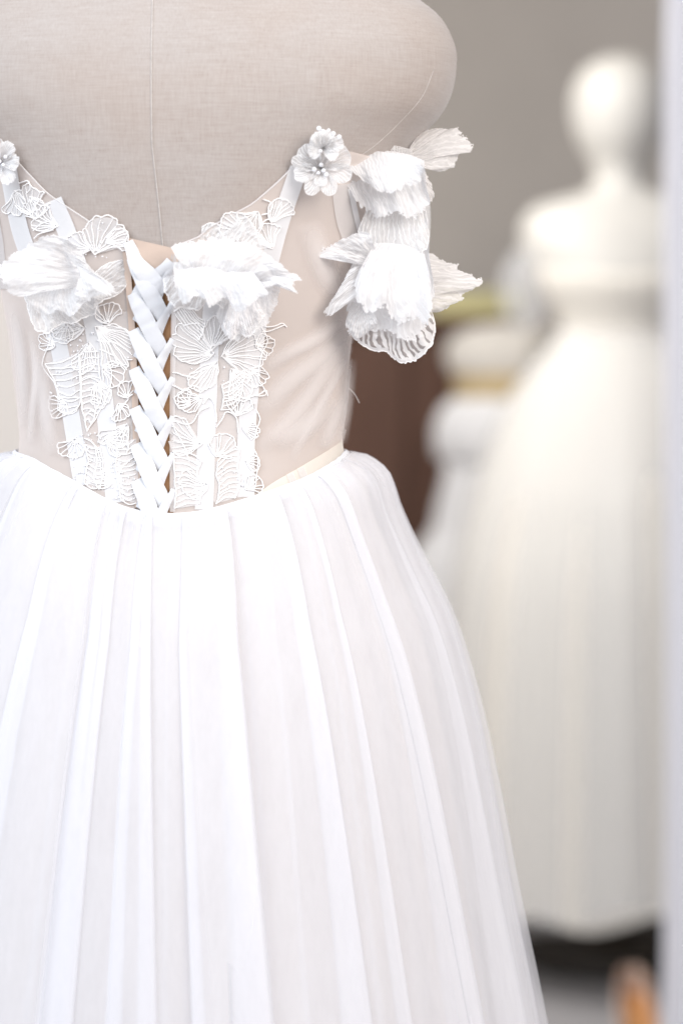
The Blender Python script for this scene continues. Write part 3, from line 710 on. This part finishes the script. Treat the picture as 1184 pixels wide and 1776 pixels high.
# outermost loose veil layer
veil = []; a = -172
random.seed(9)
while a < 174:
    veil.append((a, a + random.uniform(-3, 3), random.choice((1, -1)), random.uniform(.15, .6))); a += random.uniform(24, 44)
pleated(veil, 'skirt_veil', M_veil, .0008, .006, 5.0, (.0065, .041), seed=8)
# waistband that follows the dipped seam
nu, nv = 160, 8; v = []
for j in range(nv):
    t = j / (nv - 1)
    for i in range(nu):
        th = -math.pi + 2 * math.pi * i / nu
        v.append(body_pt(th, seam_z(th) + .0015 - .0085 * t, .0040 + .0016 * math.sin(math.pi * t) + .0024 * t + .0009 * noise.noise(Vector((th * 26, t * 1.5, 0)))))
dpart(mesh_obj('waistband', v, grid_faces(nu, nv, True), M_band))

# ------------------------------------------------------------------ setting
def structure(name, mb, mat, smooth=False):
    o = mb.build(name, mat, None, smooth); o['kind'] = 'structure'; return o
M_floor = mat_plain('floor', (0.46, 0.44, 0.445), 0.45, 0.4, nscale=3, namp=.12)
M_wall = mat_plain('grey_wall', (0.55, 0.51, 0.475), 0.8, 0.2, nscale=1.4, namp=.10)
M_partition = mat_plain('cream_paint', (0.68, 0.625, 0.575), 0.7, 0.2, nscale=2, namp=.03)
mb = MB(); mb.box((-12, -8, -.1), (14, 12, 0)); structure('floor', mb, M_floor)
mb = MB(); mb.box((-6, 3.9, 0), (8, 4.05, 3.4)); wl = structure('back_wall', mb, M_wall)
mb = MB(); mb.box((-6, 1.95, 2.4), (8, 3.897, 2.5)); structure('shade_slab', mb, M_partition)  # unseen slab added to keep ambient light off the upper back wall
mb = MB(); mb.box((-3.2, 1.62, 0), (at(250, 700, 1.6).x, 1.72, 2.6), .004); pt = mb.build('partition', M_partition, None, False)
pt['label'] = 'plain cream partition wall behind the left side of the foreground gown'; pt['category'] = 'wall'

# brown cabinet
YC = 3.2
M_wood = mat_plain('dark_wood', (0.10, 0.050, 0.034), 0.5, 0.3, nscale=14, namp=.25, stretch=(6, 6, .5))
x0, x1, zt = at(520, 550, YC).x, at(900, 550, YC).x, at(700, 548, YC).z
cab = empty('wooden_cabinet', 'dark brown wooden cabinet between the foreground gown and the tiered gown', 'cabinet', ((x0 + x1) / 2, YC + .2, 0))
mb = MB(); mb.box((x0, YC, .0), (x1, YC + .42, zt - .03), .004); attach(mb.build('carcass', M_wood, None, False), cab)
mb = MB(); mb.box((x0 - .015, YC - .02, zt - .029), (x1 + .015, YC + .44, zt), .004); attach(mb.build('top', M_wood, None, False), cab)
for k in range(2):
    xa = x0 + .02 + k * (x1 - x0 - .02) / 2; xb = xa + (x1 - x0) / 2 - .03
    mb = MB(); mb.box((xa, YC - .018, .08), (xb, YC - .002, zt - .05), .003); attach(mb.build('door', M_wood, None, False), cab)
# yellow green box lying on the cabinet
M_box = mat_plain('yellow_box', (0.62, 0.57, 0.30), 0.6, 0.3, nscale=6, namp=.12)
YB = 3.28; xa, xb = at(752, 530, YB).x, at(905, 530, YB).x; z1 = at(800, 505, YB).z
bx = empty('storage_box', 'flat yellow green box lying on top of the brown cabinet', 'box', ((xa + xb) / 2, YB, zt))
mb = MB(); mb.box((xa, YB, zt), (xb, YB + .2, z1 - .018), .003); attach(mb.build('box_base', M_box, None, False), bx)
mb = MB(); mb.box((xa - .004, YB - .004, z1 - .017), (xb + .004, YB + .204, z1), .003); attach(mb.build('lid', M_box, None, False), bx)

# tiered gown standing in front of the cabinet
YT = 2.98
M_tier = mat_cloth('tier_fabric', (0.80, 0.79, 0.80), 1.0, .2, grain=.2)
M_tier2 = mat_cloth('tier_top', (0.70, 0.66, 0.61), 1.0, .2, grain=.2)
M_gold = mat_plain('gold_belt', (0.46, 0.35, 0.19), .6, .4, .15)
tg = empty('tiered_gown', 'white tiered ruffle gown with gold belt standing behind the cream ball gown', 'dress', (at(884, 700, YT).x, YT, 0))
def tier(name, prof, mat, wav, nw):
    v = []; nu = 72
    for (y, hw) in prof:
        for i in range(nu):
            th = 2 * math.pi * i / nu; c = at(884, y, YT); s = (at(884 + hw, y, YT).x - c.x) * (1 + wav * math.sin(nw * th + y * .01))
            v.append(Vector((c.x + s * math.sin(th), YT - s * .8 * math.cos(th), c.z)))
    return attach(mesh_obj(name, v, [tuple(reversed(f)) for f in grid_faces(nu, len(prof), True)], mat), tg)
tier('bodice', [(560, 20), (564, 50), (572, 78), (588, 104), (620, 112), (648, 100)], M_tier2, .03, 7)
tier('belt', [(644, 96), (655, 99), (680, 98), (694, 96)], M_gold, 0, 1)
tier('ruffle_tier', [(688, 97), (705, 118), (740, 132), (785, 130), (800, 118)], M_tier, .04, 9)
tier('ruffle_tier', [(796, 112), (830, 116), (880, 128), (920, 134)], M_tier, .04, 10)
tier('ruffle_tier', [(910, 128), (950, 160), (1000, 178), (1080, 190), (1180, 205)], M_tier, .04, 11)
tier('ruffle_tier', [(1170, 198), (1300, 225), (1500, 245), (1660, 262)], M_tier, .04, 12)

# ------------------------------------------------------------------ background mannequin and ball gown
YM = 2.73; MX = 1075; mpx = (at(1, 888, YM) - at(0, 888, YM)).length
M_mann = mat_plain('mannequin_shell', (0.64, 0.612, 0.57), .45, .4, nscale=20, namp=.03)
mc = at(MX, 888, YM)
man = empty('mannequin', 'cream egg headed mannequin wearing the blurred ball gown in the background', 'mannequin', (mc.x, YM, 0))
prof = [(95, 4, 5, 0), (99, 28, 30, 0), (108, 48, 52, 0), (125, 67, 72, 0), (150, 80, 86, 0), (180, 85, 92, 0), (210, 83, 90, 0), (240, 75, 82, 4), (265, 63, 68, 8), (285, 52, 56, 10), (305, 47, 50, 10), (322, 50, 52, 8), (336, 72, 56, 4), (346, 108, 60, 0),
        (356, 140, 64, 0), (370, 160, 70, 0), (390, 170, 80, 0), (420, 172, 90, 0), (450, 160, 98, 0), (490, 140, 102, 0), (530, 118, 88, 0), (570, 100, 74, 0), (600, 98, 74, 0), (660, 130, 92, 0), (740, 150, 110, 0), (860, 148, 110, 0), (900, 140, 100, 0)]
v = []; nu = 64
P0 = spline([Vector((a, b, c)) for a, b, c, d in prof], 110)
for p in P0:
    c = at(MX, p.x, YM)
    for i in range(nu):
        th = 2 * math.pi * i / nu; v.append(Vector((c.x + p.y * mpx * math.sin(th), YM - p.z * mpx * math.cos(th), c.z)))
f = [tuple(reversed(q)) for q in grid_faces(nu, len(P0), True)] + [tuple(range(nu))]
attach(mesh_obj('body', v, f, M_mann), man)
M_black = mat_plain('black_base', (0.035, 0.028, 0.022), .5, .4)
mb = MB()
for k in range(2): pass
pr = [(0, .0), (.0, .17), (.012, .19), (.05, .19), (.06, .17), (.064, .03), (.95, .03)]
v = []
for (z, r_) in pr:
    for i in range(48): th = 2 * math.pi * i / 48; v.append(Vector((mc.x + r_ * math.sin(th), YM + .07 - r_ * math.cos(th), z + .001)))
attach(mesh_obj('stand', v, [tuple(reversed(q)) for q in grid_faces(48, len(pr), True)], M_black, None, None, False), man)

M_gown = mat_cloth('ball_gown_tulle', (0.90, 0.855, 0.785), 1.0, .25, grain=.1)
M_gown_s = mat_cloth('ball_gown_sheer', (0.88, 0.88, 0.90), .34, .3, edge=.3)
gown = empty('ball_gown', 'blurred cream white off shoulder ball gown on the background mannequin', 'wedding dress', (mc.x, YM, 0))
GW = [(556, 102), (580, 108), (610, 128), (660, 165), (720, 200), (800, 232), (900, 262), (1000, 285), (1200, 305), (1400, 318), (1560, 326), (1640, 330)]
def gown_skirt(name, extra, mat, wav, nw, y1, ph):
    v = []; nu = 160; ys = [556 + (y1 - 556) * (k / 39) ** 1.3 for k in range(40)]
    for y in ys:
        c = at(MX, y, YM); hw = stable(GW, y) + extra * min(1, (y - 556) / 120); k = min(1, (y - 556) / 300)
        for i in range(nu):
            th = 2 * math.pi * i / nu
            r_ = hw * mpx * (1 + wav * k * (math.sin(nw * th + ph) * .6 + .5 * math.sin(nw * .5 * th + 2 * ph + y * .0008) + .3 * noise.noise(Vector((math.sin(th) * 3, math.cos(th) * 3, ph)))))
            zj = .012 * math.sin(th * 9 + ph) + .01 * math.sin(th * 4 + 1) if y == ys[-1] else 0
            v.append(Vector((c.x + r_ * math.sin(th), YM - r_ * (.72 + .2 * k) * math.cos(th), c.z + zj)))
    return attach(mesh_obj(name, v, [tuple(reversed(q)) for q in grid_faces(nu, len(ys), True)], mat), gown)
gown_skirt('skirt', 0, M_gown, .03, 14, 1538, .4); gown_skirt('overskirt', 10, M_gown_s, .035, 11, 1526, 1.9)
v = []; bp = [(478, 152, 110), (484, 156, 114), (500, 146, 112), (530, 124, 96), (560, 106, 80), (580, 104, 80)]
for y, a, b in bp:
    c = at(MX, y, YM)
    for i in range(64):
        th = 2 * math.pi * i / 64; v.append(Vector((c.x + a * mpx * math.sin(th), YM - b * mpx * math.cos(th), c.z + (.012 * abs(math.sin(th * 1)) if y < 490 else 0))))
attach(mesh_obj('bodice', v, [tuple(reversed(q)) for q in grid_faces(64, len(bp), True)], M_gown), gown)
for s in (-1, 1):           # puffed off shoulder sleeves
    c0 = at(MX + s * 158, 500, YM); v = []; nu, nv = 32, 16
    for j in range(nv):
        ph = math.pi * j / (nv - 1)
        for i in range(nu):
            th = 2 * math.pi * i / nu; rr = math.sin(ph) * (1 + .10 * math.sin(7 * th))
            v.append(c0 + Vector((.042 * rr * math.sin(th) + s * .012 * (j / nv), -.06 * rr * math.cos(th), .075 * math.cos(ph))))
    attach(mesh_obj('sleeve', v, [tuple(reversed(q)) for q in grid_faces(nu, nv, True)], M_gown_s), gown)

# ------------------------------------------------------------------ curtain at the right
M_curt = mat_cloth('curtain_fabric', (0.90, 0.895, 0.925), 1.0, .3, grain=.1)
YK = 1.7; cv = []; nu, nv = 120, 24; xk0 = at(1152, 888, YK).x
for j in range(nv):
    z = .02 + 2.7 * (1 - j / (nv - 1))
    for i in range(nu):
        t = i / (nu - 1)
        cv.append(Vector((xk0 + .9 * t + .006 * math.sin(z * 3), YK + .035 * math.sin(t * 62 + .4 * math.sin(z * 2)) + .012 * math.sin(t * 23), z)))
cu = mesh_obj('curtain', cv, grid_faces(nu, nv), M_curt)
sd = cu.modifiers.new('thickness', 'SOLIDIFY'); sd.thickness = .002
cu['label'] = 'pale lavender white curtain hanging at the right edge of the view'; cu['category'] = 'curtain'

# ------------------------------------------------------------------ nude pump on the floor
M_shoe = mat_plain('shoe_leather', (0.62, 0.45, 0.36), .35, .5, nscale=30, namp=.05)
M_insole = mat_plain('insole', (0.55, 0.26, 0.10), .6, .3, nscale=30, namp=.1)
ys = 3.86 + CAM.y
sx = at(1104, 1740, ys).x
shoe = empty('high_heel_shoe', 'tan pointed high heel shoe on the floor at the lower right', 'shoe', (sx, ys, 0))
# length runs from heel (far) to toe (near the camera); sections: (y along, z of sole, half width, wall height)
sec = [(.100, .078, .003, .044), (.095, .078, .014, .046), (.080, .077, .023, .044), (.055, .074, .029, .036), (.02, .064, .033, .028), (-.02, .044, .035, .030), (-.06, .018, .039, .030), (-.09, .008, .040, .034), (-.12, .006, .033, .030), (-.15, .005, .019, .020), (-.172, .005, .004, .010)]
sp_ = [spline([Vector((a, b, c)) for a, b, c, d in sec], 40), spline([Vector((d, 0, 0)) for a, b, c, d in sec], 40)]
v = []; n = 13
for p, q in zip(*sp_):
    for i in range(n):
        u = i / (n - 1) * 2 - 1          # -1 left rim, 0 sole, 1 right rim
        au = abs(u); wall = max(0, (au - .45) / .55)
        x = math.copysign(min(1, au / .45), u) * p.z * (1 - .18 * wall ** 2)
        top = 0 if p.x > -.085 else 1
        if top: x *= 1 - wall ** 2
        v.append(Vector((sx + x + .15 * p.x * 0, ys + p.x, p.y + q.x * wall)))
so = attach(mesh_obj('upper', v, grid_faces(n, 40), M_shoe), shoe)
sd = so.modifiers.new('thickness', 'SOLIDIFY'); sd.thickness = .0025
v = []
for p in sp_[0]:
    for i in range(5): v.append(Vector((sx + (i / 4 * 2 - 1) * p.z * .86, ys + p.x * .97, p.y + .004)))
attach(mesh_obj('insole', v, grid_faces(5, 40), M_insole), shoe)
mb = MB(); mb.tube([(sx, ys + .088, 0.001), (sx, ys + .084, .03), (sx, ys + .076, .077)], .011, 10, lambda t: .5 + .9 * t); attach(mb.build('heel', M_shoe), shoe)
